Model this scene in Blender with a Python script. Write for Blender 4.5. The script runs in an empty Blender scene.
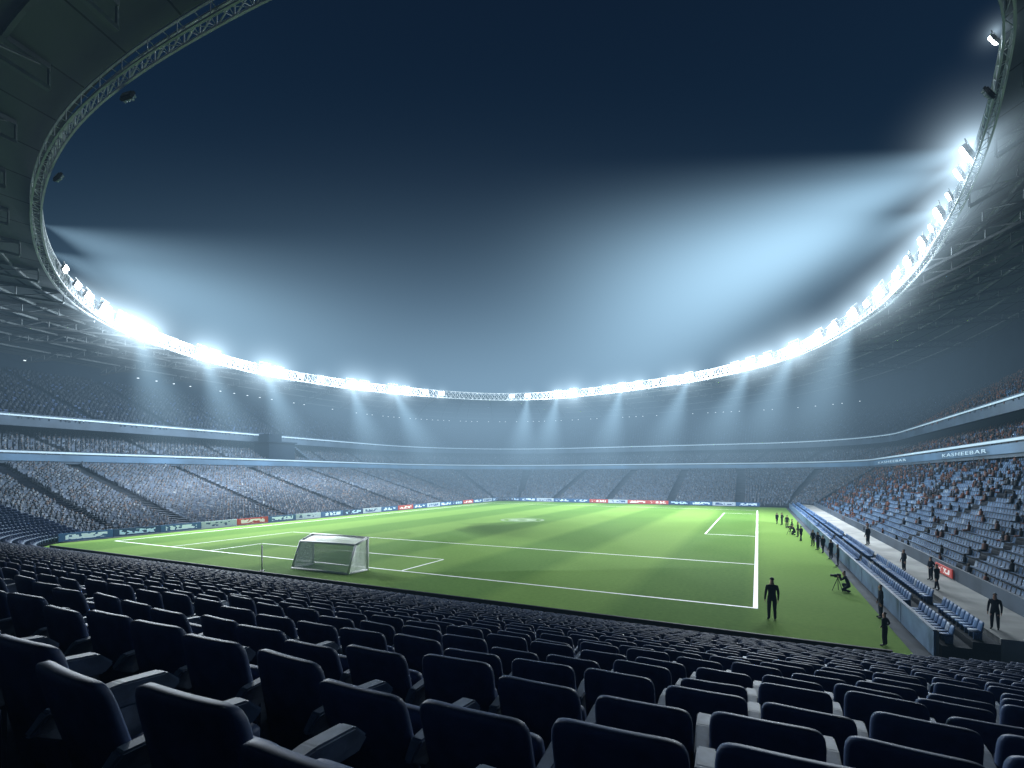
import bpy, math, random, bmesh
import numpy as np
from mathutils import Vector, Matrix
random.seed(7); rng=np.random.default_rng(7)
scn=bpy.context.scene; COL=scn.collection
scn.view_settings.view_transform='Standard'; scn.view_settings.look='None'; scn.view_settings.exposure=0
F=500.0; HY=476.0; EYE=7.0
TH=math.radians(26.2); CT=math.cos(TH); ST=math.sin(TH)
CX,CY=12.9,26.5
def W(u,v,z=0.0): return Vector((CX-CT*u+ST*v, CY+ST*u+CT*v, z))
def S(x,y):
    dx,dy=x-CX,y-CY
    return (-CT*dx+ST*dy, ST*dx+CT*dy)
MS=Matrix.Translation((CX,CY,0))@Matrix.Rotation(-TH,4,'Z')
def unproj(px,py,h=7.0):
    Z=F*h/(py-HY); return (px-512)/F*Z, Z
# ---------------------------------------------------------------- materials
def mat(name,col,rough=.6,metal=0,noise=0,nscale=5,bump=0,emit=None,es=0,spec=.5):
    m=bpy.data.materials.new(name); m.use_nodes=True; nt=m.node_tree; b=nt.nodes['Principled BSDF']
    b.inputs['Base Color'].default_value=(*col,1); b.inputs['Roughness'].default_value=rough
    b.inputs['Metallic'].default_value=metal; b.inputs['Specular IOR Level'].default_value=spec
    if emit: b.inputs['Emission Color'].default_value=(*emit,1); b.inputs['Emission Strength'].default_value=es
    if noise or bump:
        tc=nt.nodes.new('ShaderNodeTexCoord'); n=nt.nodes.new('ShaderNodeTexNoise'); n.inputs['Scale'].default_value=nscale; n.inputs['Detail'].default_value=5
        nt.links.new(tc.outputs['Object'],n.inputs['Vector'])
        if noise:
            r=nt.nodes.new('ShaderNodeValToRGB'); r.color_ramp.elements[0].position=.3; r.color_ramp.elements[1].position=.7
            r.color_ramp.elements[0].color=(*[c*(1-noise) for c in col],1); r.color_ramp.elements[1].color=(*[min(1,c*(1+noise)) for c in col],1)
            nt.links.new(n.outputs['Fac'],r.inputs['Fac']); nt.links.new(r.outputs['Color'],b.inputs['Base Color'])
        if bump:
            bp=nt.nodes.new('ShaderNodeBump'); bp.inputs['Strength'].default_value=bump; nt.links.new(n.outputs['Fac'],bp.inputs['Height']); nt.links.new(bp.outputs['Normal'],b.inputs['Normal'])
    return m
def island_mat(name,stops,rough=.7,spec=.3):
    m=bpy.data.materials.new(name); m.use_nodes=True; nt=m.node_tree; b=nt.nodes['Principled BSDF']; b.inputs['Roughness'].default_value=rough; b.inputs['Specular IOR Level'].default_value=spec
    g=nt.nodes.new('ShaderNodeNewGeometry'); r=nt.nodes.new('ShaderNodeValToRGB'); r.color_ramp.interpolation='CONSTANT'
    els=r.color_ramp.elements
    while len(els)<len(stops): els.new(.5)
    for e,(p,c) in zip(els,stops): e.position=p; e.color=(*c,1)
    nt.links.new(g.outputs['Random Per Island'],r.inputs['Fac']); nt.links.new(r.outputs['Color'],b.inputs['Base Color'])
    return m
M={}
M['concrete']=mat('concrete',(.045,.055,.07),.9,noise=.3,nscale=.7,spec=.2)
M['dark_concrete']=mat('dark_concrete',(.016,.02,.03),.95,noise=.4,nscale=1.2,bump=.15,spec=.05)
M['walk']=mat('walk',(.28,.285,.28),.85,noise=.25,nscale=.6,spec=.2)
M['fascia']=mat('fascia',(.045,.07,.105),.7,noise=.3,nscale=.3)
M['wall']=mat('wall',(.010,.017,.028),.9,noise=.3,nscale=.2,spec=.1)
M['seat']=mat('seat',(.046,.074,.155),.55,noise=.4,nscale=5,bump=.05,spec=.22)
M['seat_far']=island_mat('seat_far',[(0,(.036,.056,.115)),(.5,(.046,.07,.135)),(.85,(.062,.088,.155))],.6,.18)
M['arm']=mat('arm',(.13,.17,.24),.55,noise=.35,nscale=9,spec=.2)
M['bracket']=mat('bracket',(.015,.017,.022),.65,.0,spec=.1)
M['steel']=mat('steel',(.13,.145,.155),.7,.0,noise=.3,nscale=.5,spec=.2)
M['rimsteel']=mat('rimsteel',(.48,.50,.53),.7,.0,noise=.2,nscale=.5,spec=.2)
M['white']=mat('white',(.85,.85,.85),.6,noise=.03,nscale=3)
M['faint']=mat('faint',(.20,.27,.17),.9,noise=.3,nscale=1,spec=.05)
M['black']=mat('black',(.012,.013,.016),.6,noise=.3,nscale=8,spec=.2)
M['lamp_body']=mat('lamp_body',(.20,.21,.22),.6,noise=.3,nscale=8,spec=.2)
M['suit']=mat('suit',(.012,.015,.024),.85,noise=.3,nscale=20,spec=.1)
M['skin']=mat('skin',(.36,.21,.15),.6,noise=.1,nscale=20)
M['bluepanel']=mat('bluepanel',(.10,.16,.25),.6,noise=.3,nscale=.9,spec=.2)
M['blueseat']=island_mat('blueseat',[(0,(.045,.10,.22)),(.4,(.065,.135,.27)),(.75,(.10,.17,.30)),(.9,(.2,.25,.33))],.6,.15)
M['bowlseat']=island_mat('bowlseat',[(0,(.065,.085,.12)),(.35,(.08,.10,.14)),(.7,(.095,.12,.16)),(.95,(.13,.155,.195))],.7,.1)
M['sideseat']=island_mat('sideseat',[(0,(.035,.075,.15)),(.35,(.05,.10,.185)),(.7,(.07,.125,.21)),(.95,(.14,.19,.26))],.7,.1)
M['crowd']=island_mat('crowd',[(0,(.06,.07,.088)),(.3,(.075,.088,.108)),(.52,(.095,.11,.133)),(.76,(.125,.14,.163)),(.88,(.038,.046,.06)),(.96,(.10,.08,.075)),(.985,(.19,.21,.23))],.85,.1)
M['crowd_shaded']=island_mat('crowd_shaded',[(0,(.02,.026,.038)),(.3,(.03,.038,.052)),(.6,(.042,.052,.068)),(.85,(.012,.017,.026)),(.95,(.065,.075,.09))],.85,.1)  # upper tier shade put into the crowd colours
M['crowd2']=island_mat('crowd2',[(0,(.03,.034,.045)),(.25,(.05,.052,.065)),(.40,(.13,.058,.043)),(.62,(.09,.05,.042)),(.78,(.018,.022,.028)),(.95,(.13,.14,.16))],.85,.1)
M['head']=island_mat('head',[(0,(.14,.10,.085)),(.4,(.10,.075,.06)),(.6,(.03,.027,.025))],.8,.1)
def deck_mat():
    m=mat('roof_deck',(.04,.06,.062),.75,.0,spec=.15); nt=m.node_tree; b=nt.nodes['Principled BSDF']
    uv=nt.nodes.new('ShaderNodeUVMap'); br=nt.nodes.new('ShaderNodeTexBrick'); br.inputs['Scale'].default_value=1
    br.inputs['Brick Width'].default_value=2.0; br.inputs['Row Height'].default_value=1.0; br.inputs['Mortar Size'].default_value=.03; br.offset=0
    br.inputs['Color1'].default_value=(.115,.128,.14,1); br.inputs['Color2'].default_value=(.14,.155,.168,1); br.inputs['Mortar'].default_value=(.03,.036,.042,1)
    nt.links.new(uv.outputs['UV'],br.inputs['Vector']); nt.links.new(br.outputs['Color'],b.inputs['Base Color']); return m
M['deck']=deck_mat()
def grass_mat():
    m=bpy.data.materials.new('grass'); m.use_nodes=True; nt=m.node_tree; b=nt.nodes['Principled BSDF']; L=nt.links.new
    b.inputs['Roughness'].default_value=.95; b.inputs['Specular IOR Level'].default_value=.05
    tc=nt.nodes.new('ShaderNodeTexCoord'); sp=nt.nodes.new('ShaderNodeSeparateXYZ'); L(tc.outputs['Object'],sp.inputs[0])
    def mth(op,a,bv=None,c=None):
        n=nt.nodes.new('ShaderNodeMath'); n.operation=op
        for i,q in enumerate([a,bv,c]):
            if q is None: continue
            if isinstance(q,(int,float)): n.inputs[i].default_value=q
            else: L(q,n.inputs[i])
        return n.outputs[0]
    def stripe(out,per,k):
        s=mth('SINE',mth('MULTIPLY',out,2*math.pi/per)); s=mth('MULTIPLY',s,k); s=mth('ADD',s,.5); n=nt.nodes.new('ShaderNodeClamp'); L(s,n.inputs[0]); return n.outputs[0]
    s1=stripe(sp.outputs[0],14.0,1.6)
    n1=nt.nodes.new('ShaderNodeTexNoise'); n1.inputs['Scale'].default_value=.15; n1.inputs['Detail'].default_value=8; L(tc.outputs['Object'],n1.inputs['Vector'])
    n2=nt.nodes.new('ShaderNodeTexNoise'); n2.inputs['Scale'].default_value=4; n2.inputs['Detail'].default_value=8; L(tc.outputs['Object'],n2.inputs['Vector'])
    f=mth('ADD',mth('MULTIPLY',s1,.55),.22)
    f=mth('ADD',f,mth('MULTIPLY',mth('SUBTRACT',n1.outputs['Fac'],.5),.35)); f=mth('ADD',f,mth('MULTIPLY',mth('SUBTRACT',n2.outputs['Fac'],.5),.7))
    r=nt.nodes.new('ShaderNodeValToRGB'); r.color_ramp.elements[0].color=(.058,.128,.024,1); r.color_ramp.elements[1].color=(.132,.226,.050,1); L(f,r.inputs['Fac'])
    L(r.outputs['Color'],b.inputs['Base Color'])
    bp=nt.nodes.new('ShaderNodeBump'); bp.inputs['Strength'].default_value=.3; L(n2.outputs['Fac'],bp.inputs['Height']); L(bp.outputs['Normal'],b.inputs['Normal'])
    return m
M['grass']=grass_mat()
def board_mat(name,bg,fg,es=.6,sx=1.1,th=.52):
    m=bpy.data.materials.new(name); m.use_nodes=True; nt=m.node_tree; b=nt.nodes['Principled BSDF']; L=nt.links.new
    tc=nt.nodes.new('ShaderNodeTexCoord'); oi=nt.nodes.new('ShaderNodeObjectInfo')
    mp=nt.nodes.new('ShaderNodeVectorMath'); mp.operation='MULTIPLY_ADD'; mp.inputs[1].default_value=(sx,sx,sx*1.6); L(tc.outputs['Object'],mp.inputs[0])
    cb=nt.nodes.new('ShaderNodeCombineXYZ'); mu=nt.nodes.new('ShaderNodeMath'); mu.operation='MULTIPLY'; mu.inputs[1].default_value=50; L(oi.outputs['Random'],mu.inputs[0]); L(mu.outputs[0],cb.inputs[0]); L(cb.outputs[0],mp.inputs[2])
    n=nt.nodes.new('ShaderNodeTexVoronoi'); n.inputs['Scale'].default_value=2.4; n.distance='CHEBYCHEV'; L(mp.outputs[0],n.inputs['Vector'])
    sp=nt.nodes.new('ShaderNodeSeparateXYZ'); L(tc.outputs['Object'],sp.inputs[0])
    ab=nt.nodes.new('ShaderNodeMath'); ab.operation='ABSOLUTE'; L(sp.outputs[2],ab.inputs[0])
    lt=nt.nodes.new('ShaderNodeMath'); lt.operation='LESS_THAN'; lt.inputs[1].default_value=.26; L(ab.outputs[0],lt.inputs[0])
    ax=nt.nodes.new('ShaderNodeMath'); ax.operation='ABSOLUTE'; L(sp.outputs[0],ax.inputs[0])
    lx=nt.nodes.new('ShaderNodeMath'); lx.operation='LESS_THAN'; lx.inputs[1].default_value=1.9; L(ax.outputs[0],lx.inputs[0])
    sc=nt.nodes.new('ShaderNodeSeparateColor'); L(n.outputs['Color'],sc.inputs[0])
    gt=nt.nodes.new('ShaderNodeMath'); gt.operation='GREATER_THAN'; gt.inputs[1].default_value=th; L(sc.outputs[0],gt.inputs[0])
    a=nt.nodes.new('ShaderNodeMath'); a.operation='MULTIPLY'; L(gt.outputs[0],a.inputs[0]); L(lt.outputs[0],a.inputs[1])
    a2=nt.nodes.new('ShaderNodeMath'); a2.operation='MULTIPLY'; L(a.outputs[0],a2.inputs[0]); L(lx.outputs[0],a2.inputs[1])
    mx=nt.nodes.new('ShaderNodeMix'); mx.data_type='RGBA'; mx.inputs[6].default_value=(*bg,1); mx.inputs[7].default_value=(*fg,1); L(a2.outputs[0],mx.inputs[0])
    L(mx.outputs[2],b.inputs['Base Color']); L(mx.outputs[2],b.inputs['Emission Color']); b.inputs['Emission Strength'].default_value=es
    m.cycles.emission_sampling='NONE'
    return m
M['b_blue']=board_mat('board_blue',(.03,.09,.22),(.6,.75,.88),.45,th=.45)
M['b_white']=board_mat('board_white',(.42,.5,.6),(.04,.08,.2),.3)
M['b_red']=board_mat('board_red',(.42,.05,.04),(.85,.75,.72),.4,th=.42)
M['b_dark']=board_mat('board_dark',(.015,.045,.12),(.45,.65,.85),.5,th=.45)
M['ledtext']=mat('ledtext',(.4,.52,.6),.5,emit=(.65,.82,.95),es=.35)
M['ribbon']=mat('ribbon',(.05,.10,.17),.6,noise=.5,nscale=.15,emit=(.12,.24,.38),es=.35)
M['darkglass']=mat('darkglass',(.02,.03,.05),.3,emit=(.3,.45,.6),es=.25)
M['ribbonline']=mat('ribbonline',(.4,.5,.58),.5,emit=(.5,.68,.8),es=.35)
M['lens']=mat('lens',(1,1,1),.3,emit=(.85,.94,1),es=40)
M['lensoff']=mat('lensoff',(.2,.25,.28),.2)
M['smalllamp']=mat('smalllamp',(1,1,1),.3,emit=(.8,.93,1),es=1.4)
for k in ('lens','smalllamp','ribbonline','ribbon','ledtext','darkglass'): M[k].cycles.emission_sampling='NONE'
def net_mat():
    m=bpy.data.materials.new('net'); m.use_nodes=True; nt=m.node_tree; b=nt.nodes['Principled BSDF']; L=nt.links.new
    b.inputs['Base Color'].default_value=(.95,.96,.97,1)
    uv=nt.nodes.new('ShaderNodeUVMap'); br=nt.nodes.new('ShaderNodeTexBrick'); br.offset=0; br.inputs['Scale'].default_value=1
    br.inputs['Brick Width'].default_value=.07; br.inputs['Row Height'].default_value=.07; br.inputs['Mortar Size'].default_value=.017
    L(uv.outputs['UV'],br.inputs['Vector']); L(br.outputs['Fac'],b.inputs['Alpha']); return m
M['net']=net_mat()
# ---------------------------------------------------------------- builders
class MB:
    def __init__(s): s.v=[]; s.f=[]; s.m=[]
    def add(s,vs,fs,mi=0):
        o=len(s.v); s.v+= [tuple(p) for p in vs]; s.f+=[tuple(i+o for i in f) for f in fs]; s.m+=[mi]*len(fs)
    def box(s,c,d,mi=0,R=None):
        x,y,z=[q/2 for q in d]; vs=[Vector((a*x,b*y,e*z)) for a in(-1,1) for b in(-1,1) for e in(-1,1)]
        if R is not None: vs=[R@p for p in vs]
        c=Vector(c); s.add([p+c for p in vs],[(0,1,3,2),(4,6,7,5),(0,4,5,1),(2,3,7,6),(0,2,6,4),(1,5,7,3)],mi)
    def beam(s,p,q,w=.1,h=None,mi=0):
        p=Vector(p);q=Vector(q);h=h or w; d=(q-p)
        if d.length<1e-6: return
        d.normalize(); up=Vector((0,0,1)) if abs(d.z)<.95 else Vector((1,0,0))
        a=d.cross(up).normalized()*(w/2); b=a.cross(d).normalized()*(h/2)
        vs=[p-a-b,p+a-b,p+a+b,p-a+b,q-a-b,q+a-b,q+a+b,q-a+b]
        s.add(vs,[(0,1,2,3),(4,7,6,5),(0,4,5,1),(1,5,6,2),(2,6,7,3),(3,7,4,0)],mi)
    def cyl(s,p,q,r,n=10,mi=0,r2=None):
        p=Vector(p);q=Vector(q);d=(q-p).normalized(); up=Vector((0,0,1)) if abs(d.z)<.95 else Vector((1,0,0)); a=d.cross(up).normalized(); b=a.cross(d); r2=r if r2 is None else r2
        vs=[p+(a*math.cos(2*math.pi*i/n)+b*math.sin(2*math.pi*i/n))*r for i in range(n)]+[q+(a*math.cos(2*math.pi*i/n)+b*math.sin(2*math.pi*i/n))*r2 for i in range(n)]
        s.add(vs,[(i,(i+1)%n,n+(i+1)%n,n+i) for i in range(n)]+[tuple(range(n))[::-1],tuple(range(n,2*n))],mi)
    def mesh(s,name,mats,smooth=False):
        me=bpy.data.meshes.new(name); me.from_pydata(s.v,[],s.f)
        for m in mats: me.materials.append(M[m] if isinstance(m,str) else m)
        me.polygons.foreach_set('material_index',s.m)
        if smooth: me.polygons.foreach_set('use_smooth',[True]*len(s.f))
        me.update(); return me
def link(name,data,mw=None,parent=None,**kw):
    o=bpy.data.objects.new(name,data); COL.objects.link(o)
    if parent is not None: o.parent=parent
    if mw is not None: o.matrix_local=mw
    for k,v in kw.items(): o[k]=v
    return o
def npmesh(name,T,F_,mi,pos,rot,mats,scale=None):
    T=np.asarray(T,float); n=len(T); N=len(pos); c=np.cos(rot)[:,None]; s=np.sin(rot)[:,None]
    sc=np.ones(N) if scale is None else scale
    TX=T[None,:,:]*sc[:,None,None]
    X=TX[:,:,0]*c-TX[:,:,1]*s+pos[:,0:1]; Y=TX[:,:,0]*s+TX[:,:,1]*c+pos[:,1:2]; Z=TX[:,:,2]+pos[:,2:3]
    V=np.stack([X,Y,Z],2).reshape(-1,3)
    fl=np.array([len(f) for f in F_]); flat=np.concatenate([np.array(f) for f in F_])
    loops=(flat[None,:]+(np.arange(N)*n)[:,None]).reshape(-1)
    starts1=np.concatenate([[0],np.cumsum(fl)[:-1]]); starts=(starts1[None,:]+(np.arange(N)*len(flat))[:,None]).reshape(-1)
    me=bpy.data.meshes.new(name); me.vertices.add(len(V)); me.vertices.foreach_set('co',V.reshape(-1).astype(np.float32))
    me.loops.add(len(loops)); me.loops.foreach_set('vertex_index',loops.astype(np.int32))
    me.polygons.add(len(starts)); me.polygons.foreach_set('loop_start',starts.astype(np.int32))
    for m in mats: me.materials.append(M[m])
    me.polygons.foreach_set('material_index',np.tile(np.array(mi,dtype=np.int32),N))
    me.update(calc_edges=True); me.validate(); return me
# ---------------------------------------------------------------- ground
g=MB(); g.add([(-1500,-1500,-.6),(1500,-1500,-.6),(1500,1500,-.6),(-1500,1500,-.6)],[(0,1,2,3)])
link('ground',g.mesh('ground',['dark_concrete']),kind='structure',label='dark paved ground around the stadium')
g=MB(); g.add([(-72,-9,-.02),(12,-9,-.02),(12,101,-.02),(-72,101,-.02)],[(0,1,2,3)])
link('apron',g.mesh('apron',['concrete']),MS,kind='structure',label='grey paved apron around the grass')
g=MB(); g.add([(-65,-5.6,0),(5.6,-5.6,0),(5.6,96,0),(-65,96,0)],[(0,1,2,3)])
link('grass',g.mesh('grass',['grass']),MS,kind='structure',label='striped mown green football pitch')
g=MB()
def line(u0,v0,u1,v1,w=.16,z=.006):
    a=Vector((-u0,v0,z));b=Vector((-u1,v1,z));d=(b-a).normalized();n=Vector((-d.y,d.x,0))*w/2
    g.add([a-n,b-n,b+n,a+n],[(0,1,2,3)])
line(0.1,0,61.9,0,.17); line(0,-.1,0,84.1,.24); line(62,-.1,62,84.1,.2); line(.15,84,61.9,84,.2)
line(.15,14.5,52,14.5,.15,.010); line(52,.12,52,14.38,.14,.010)
line(23.5,.12,23.5,5.5,.16,.010); line(23.5,5.6,46,5.6,.14,.010); line(46,.12,46,5.5,.14,.010)
line(.15,35,5.6,35,.18,.010); line(.15,73,5.6,73,.18,.010); line(5.6,35,5.6,73,.17,.014)
link('pitch_marking',g.mesh('pitch_marking',['white']),MS,kind='structure',label='white painted pitch lines')
g=MB(); 
def ring(cu,cv,r0,r1,n=48,z=.012,a0=0,a1=2*math.pi):
    for i in range(n):
        a=a0+(a1-a0)*i/n; b=a0+(a1-a0)*(i+1)/n
        g.add([(-cu+r0*math.cos(a),cv+r0*math.sin(a),z),(-cu+r1*math.cos(a),cv+r1*math.sin(a),z),(-cu+r1*math.cos(b),cv+r1*math.sin(b),z),(-cu+r0*math.cos(b),cv+r0*math.sin(b),z)],[(0,1,2,3)])
ring(33.5,42.6,3.0,3.5); ring(33.5,42.6,0.8,2.3)
link('centre_emblem_marking',g.mesh('emblem',['faint']),MS,kind='structure',label='faint pale round emblem painted on the centre of the grass')
# ---------------------------------------------------------------- stand paths (u,v)
NR,NA,NF,NL,NN=24,14,26,26,16
def path(uR,uL,vN,vF,r1,r2,v0,uE):
    P=[]
    for i in range(NR): P.append((uR, v0+(vF-r1-v0)*i/NR))
    for i in range(NA):
        a=math.pi-(math.pi/2)*i/NA; P.append((uR+r1+r1*math.cos(a), vF-r1+r1*math.sin(a)))
    for i in range(NF): P.append((uR+r1+(uL-r2-uR-r1)*i/NF, vF))
    for i in range(NA):
        a=math.pi/2*(1-i/NA); P.append((uL-r2+r2*math.cos(a), vF-r2+r2*math.sin(a)))
    for i in range(NL): P.append((uL, vF-r2+(vN+r2-vF+r2)*i/NL))
    for i in range(NA):
        a=-math.pi/2*i/NA; P.append((uL-r2+r2*math.cos(a), vN+r2+r2*math.sin(a)))
    for i in range(NN+1): P.append((uL-r2+(uE-uL+r2)*i/NN, vN))
    return np.array(P)
ILAST_L=NR+NA+NF+NA+NL
low_in=path(-10.4,68,-8.5,98,12,12,-5,56); low_out=path(-24,100,-40.5,130,26,44,-5,56)
mid_in=path(-23,99,-39.5,129,25,43,-20,20); mid_out=path(-33,110,-51,140,30,50,-20,20)
up_in=path(-28,104,-45,134,28,46,-20,20); up_out=path(-46,127,-70,157,45,62,-20,20)
nP=len(low_in)
zlow=np.array([1.2 if i<NR else (1.2*(1-(i-NR)/NA) if i<NR+NA else 0) for i in range(nP)])
def L3(p,z): return (-p[0],p[1],z)
def terrace(name,A,B,zA,zB,rows,i0,i1,mt):
    b=MB(); zA=np.broadcast_to(zA,(nP,)); zB=np.broadcast_to(zB,(nP,))
    vs=[]; prof=[]
    for k in range(rows):
        prof+= [(k/rows,k/rows),((k+1)/rows,k/rows)]
    prof.append((1,1))
    for i in range(i0,i1):
        for (f,h) in prof: 
            p=A[i]*(1-f)+B[i]*f; vs.append(L3(p,zA[i]*(1-h)+zB[i]*h))
    n=len(prof); fs=[]
    for i in range(i1-i0-1):
        for j in range(n-1): fs.append((i*n+j,i*n+j+1,(i+1)*n+j+1,(i+1)*n+j))
    b.add(vs,fs); return b.mesh(name,[mt])
def strip(b,A,z0,z1,i0,i1,mi=0,off=0):
    z0=np.broadcast_to(z0,(nP,)); z1=np.broadcast_to(z1,(nP,))
    vs=[];
    for i in range(i0,i1): vs+=[L3(A[i],z0[i]),L3(A[i],z1[i])]
    b.add(vs,[(2*i,2*i+1,2*i+3,2*i+2) for i in range(i1-i0-1)],mi)
bowl=link('stadium_stand',None,MS,label='three tier grandstand bowl filled with spectators under floodlights',category='grandstand')
ZL=8.7
RS=24
link('lower_terrace',terrace('lower_terrace_side',low_in,low_out,zlow,ZL,RS,0,NR+1,'concrete'),Matrix(),bowl)
link('lower_terrace',terrace('lower_terrace_bowl',low_in,low_out,zlow,ZL,42,NR,ILAST_L+1,'concrete'),Matrix(),bowl)
link('middle_terrace',terrace('middle_terrace',mid_in,mid_out,10.0,14.4,12,0,nP,'concrete'),Matrix(),bowl)
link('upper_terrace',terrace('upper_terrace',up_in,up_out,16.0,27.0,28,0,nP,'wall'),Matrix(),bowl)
def insetp(A,d):
    c=np.array([30,42.]); D=c-A; return A+D/np.linalg.norm(D,axis=1)[:,None]*d
b=MB(); strip(b,mid_in,8.9,10.9,0,nP); strip(b,up_in,14.9,16.9,0,nP)
link('balcony_front',b.mesh('balcony_front',['fascia']),Matrix(),bowl)
b=MB(); strip(b,insetp(mid_in,.12),9.3,10.3,0,nP)
rib=link('ribbon_display',b.mesh('ribbon_display',['ribbon']),Matrix(),bowl)
b=MB(); strip(b,insetp(mid_in,.2),10.5,10.78,0,nP); strip(b,insetp(up_in,.2),16.4,16.65,0,nP)
link('balcony_rail_light',b.mesh('balcony_rail_light',['ribbonline']),Matrix(),bowl)
b=MB(); strip(b,low_out,ZL,11,0,nP); strip(b,mid_out,14.4,19,0,nP)
for A,B,z0,z1 in ((mid_in,mid_out,8.9,9.6),(up_in,up_out,14.9,19)):
    vs=[]
    for i in range(nP): vs+=[L3(A[i],z0),L3(B[i],z1)]
    b.add(vs,[(2*i,2*i+1,2*i+3,2*i+2) for i in range(nP-1)])
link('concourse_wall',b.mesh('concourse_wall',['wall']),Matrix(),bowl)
cu=bpy.data.curves.new('t','FONT'); cu.body='KASHEEBAR'; cu.size=.62; cu.extrude=.02; cu.space_character=1.15; to=bpy.data.objects.new('t',cu); COL.objects.link(to)
dg=bpy.context.evaluated_depsgraph_get(); tm=bpy.data.meshes.new_from_object(to.evaluated_get(dg)); bpy.data.objects.remove(to); tm.materials.clear(); tm.materials.append(M['ledtext'])
for v0,sx in ((57.5,4.0),(98,6.0)):
    R=Matrix(((0,0,-1,0),(-1,0,0,0),(0,1,0,0),(0,0,0,1)))
    link('display_text',tm,Matrix.Translation((22.6,v0,9.55))@R@Matrix.Diagonal((sx,1,1,1)),bowl)
OU,OV=40.0,42.0; A_,B_,NE=92.0,120.0,3.0
def roof_outer(du,dv):
    r=1/((abs(du/A_)**NE+abs(dv/B_)**NE)**(1/NE)); return OU+du*r,OV+dv*r
def roofz(du,dv):
    return 28.5+13*max(0,-du)**2
wz=[]
for p in up_out:
    d=p-np.array([OU,OV]); d/=np.linalg.norm(d); wz.append(roofz(*d)+4.5)
b=MB(); strip(b,up_out,26.5,np.array(wz),0,nP)
link('back_wall',b.mesh('back_wall',['wall']),Matrix(),bowl)
b=MB()
for i in range(1,nP):
    p0,p1=up_out[i-1],up_out[i]; L_=np.linalg.norm(p1-p0)
    if i<NR+8 : continue
    n=max(1,int(L_/2.2))
    for j in range(n):
        if random.random()<.35: continue
        p=p0+(p1-p0)*(j/n); q=insetp(p[None],6.0)[0]; b.box(L3(q,28.3),(.3,.3,.15))
link('concourse_lamp',b.mesh('concourse_lamp',['smalllamp']),Matrix(),bowl,kind='stuff')
k=NR+NA+NF+NA+11; pc=(mid_in[k]+up_in[k])/2
cab=link('control_cabin',None,MS@Matrix.Translation((-pc[0],pc[1],10.6))@Matrix.Rotation(math.pi/2,4,'Z'),label='dark control cabin with dim windows on the middle tier',category='cabin')
b=MB(); b.box((0,0,2.0),(7,5,4.0)); b.box((0,0,4.2),(7.8,5.8,.3)); b.box((-1.2,0,5.2),(3.4,3.4,1.7)); link('wall',b.mesh('cab',['wall']),Matrix(),cab)
b=MB()
for i in range(12): b.box((4.2+i*.55,.5,4.0-i*.34),(.6,2.2,.35))
link('stair',b.mesh('stair',['fascia']),Matrix(),cab)
for s in (-2.2,0,2.2):
    b=MB(); b.box((s,2.55,2.9),(1.6,.1,.8)); link('window',b.mesh('win',['darkglass']),Matrix(),cab)
# ---------------------------------------------------------------- near stand
ROWD=.8; RISE=.2176
def bend(u): return (min(0,u-2))**2/85.0
def nearpt(k,t):
    r=12+ROWD*k
    if t<=56: return (t,-8.5-ROWD*k+bend(t),0.0)
    a=-math.pi/2+(t-56)/r
    return (56+r*math.cos(a),3.5+r*math.sin(a),a+math.pi/2)
b=MB(); ts=[-24+2*i for i in range(13)]+[8,20,40,56]
K=40
vs=[];cols=0
prof=[]
for k in range(K): prof+=[(k,k),(k+1,k)]
prof.append((K,K))
def colpts(fn):
    global cols
    for (kf,kh) in prof:
        u,v=fn(kf); vs.append((-u,v,RISE*kh))
    cols+=1
for t in ts: colpts(lambda kk,t=t: ((t,-8.5-ROWD*kk+.4+bend(t))))
for j in range(1,17):
    a=-math.pi/2+j/16*math.pi/2
    colpts(lambda kk,a=a:(56+(11.6+ROWD*kk)*math.cos(a),3.5+(11.6+ROWD*kk)*math.sin(a)))
n=len(prof)
b.add(vs,[(i*n+j,i*n+j+1,(i+1)*n+j+1,(i+1)*n+j) for i in range(cols-1) for j in range(n-1)])
near=link('seating_terrace',None,MS,label='dark concrete stepped terrace carrying navy seats',category='terrace')
link('terrace_steps',b.mesh('terrace_steps',['dark_concrete']),Matrix(),near)
b=MB(); 
for i in range(36):
    t0=-20+i*2.2
    if t0<-6.5: continue
    b.beam((-t0,-6.6,.22),(-t0-2.2,-6.6,.22),.12,.62)
link('front_wall',b.mesh('front_wall',['bracket']),Matrix(),near)
def pillow(w,h,t,n,m,sq=1.0):
    V=[];Fc=[]
    def pt(a,b_,s):
        x=a*w/2*(1-.09*max(0,b_)**14-.10*max(0,-b_)**3); z=b_*h/2*(1-.05*abs(a)**11 if b_>0 else 1)
        y=s*t/2*(.45+.55*math.sqrt(max(0,(1-a**8)*(1-b_**8))))
        return (x,y,z)
    for s in(-1,1):
        for j in range(m+1):
            for i in range(n+1):
                a=math.sin(math.pi/2*(-1+2*i/n)); b_=math.sin(math.pi/2*(-1+2*j/m)); V.append(pt(a,b_,s))
    o=(n+1)*(m+1); q=lambda i,j,s:s*o+j*(n+1)+i
    for j in range(m):
        for i in range(n):
            Fc.append((q(i,j,0),q(i+1,j,0),q(i+1,j+1,0),q(i,j+1,0))); Fc.append((q(i,j,1),q(i,j+1,1),q(i+1,j+1,1),q(i+1,j,1)))
    for i in range(n):
        Fc.append((q(i,0,1),q(i+1,0,1),q(i+1,0,0),q(i,0,0))); Fc.append((q(i,m,0),q(i+1,m,0),q(i+1,m,1),q(i,m,1)))
    for j in range(m):
        Fc.append((q(0,j,0),q(0,j+1,0),q(0,j+1,1),q(0,j,1))); Fc.append((q(n,j,1),q(n,j+1,1),q(n,j+1,0),q(n,j,0)))
    return V,Fc
def back_part(n,m):
    V,Fc=pillow(.48,.62,.07,n,m); V=[(x,y+.22*x*x-.26*z-.02,z+.57) for x,y,z in V]; return V,Fc
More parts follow.
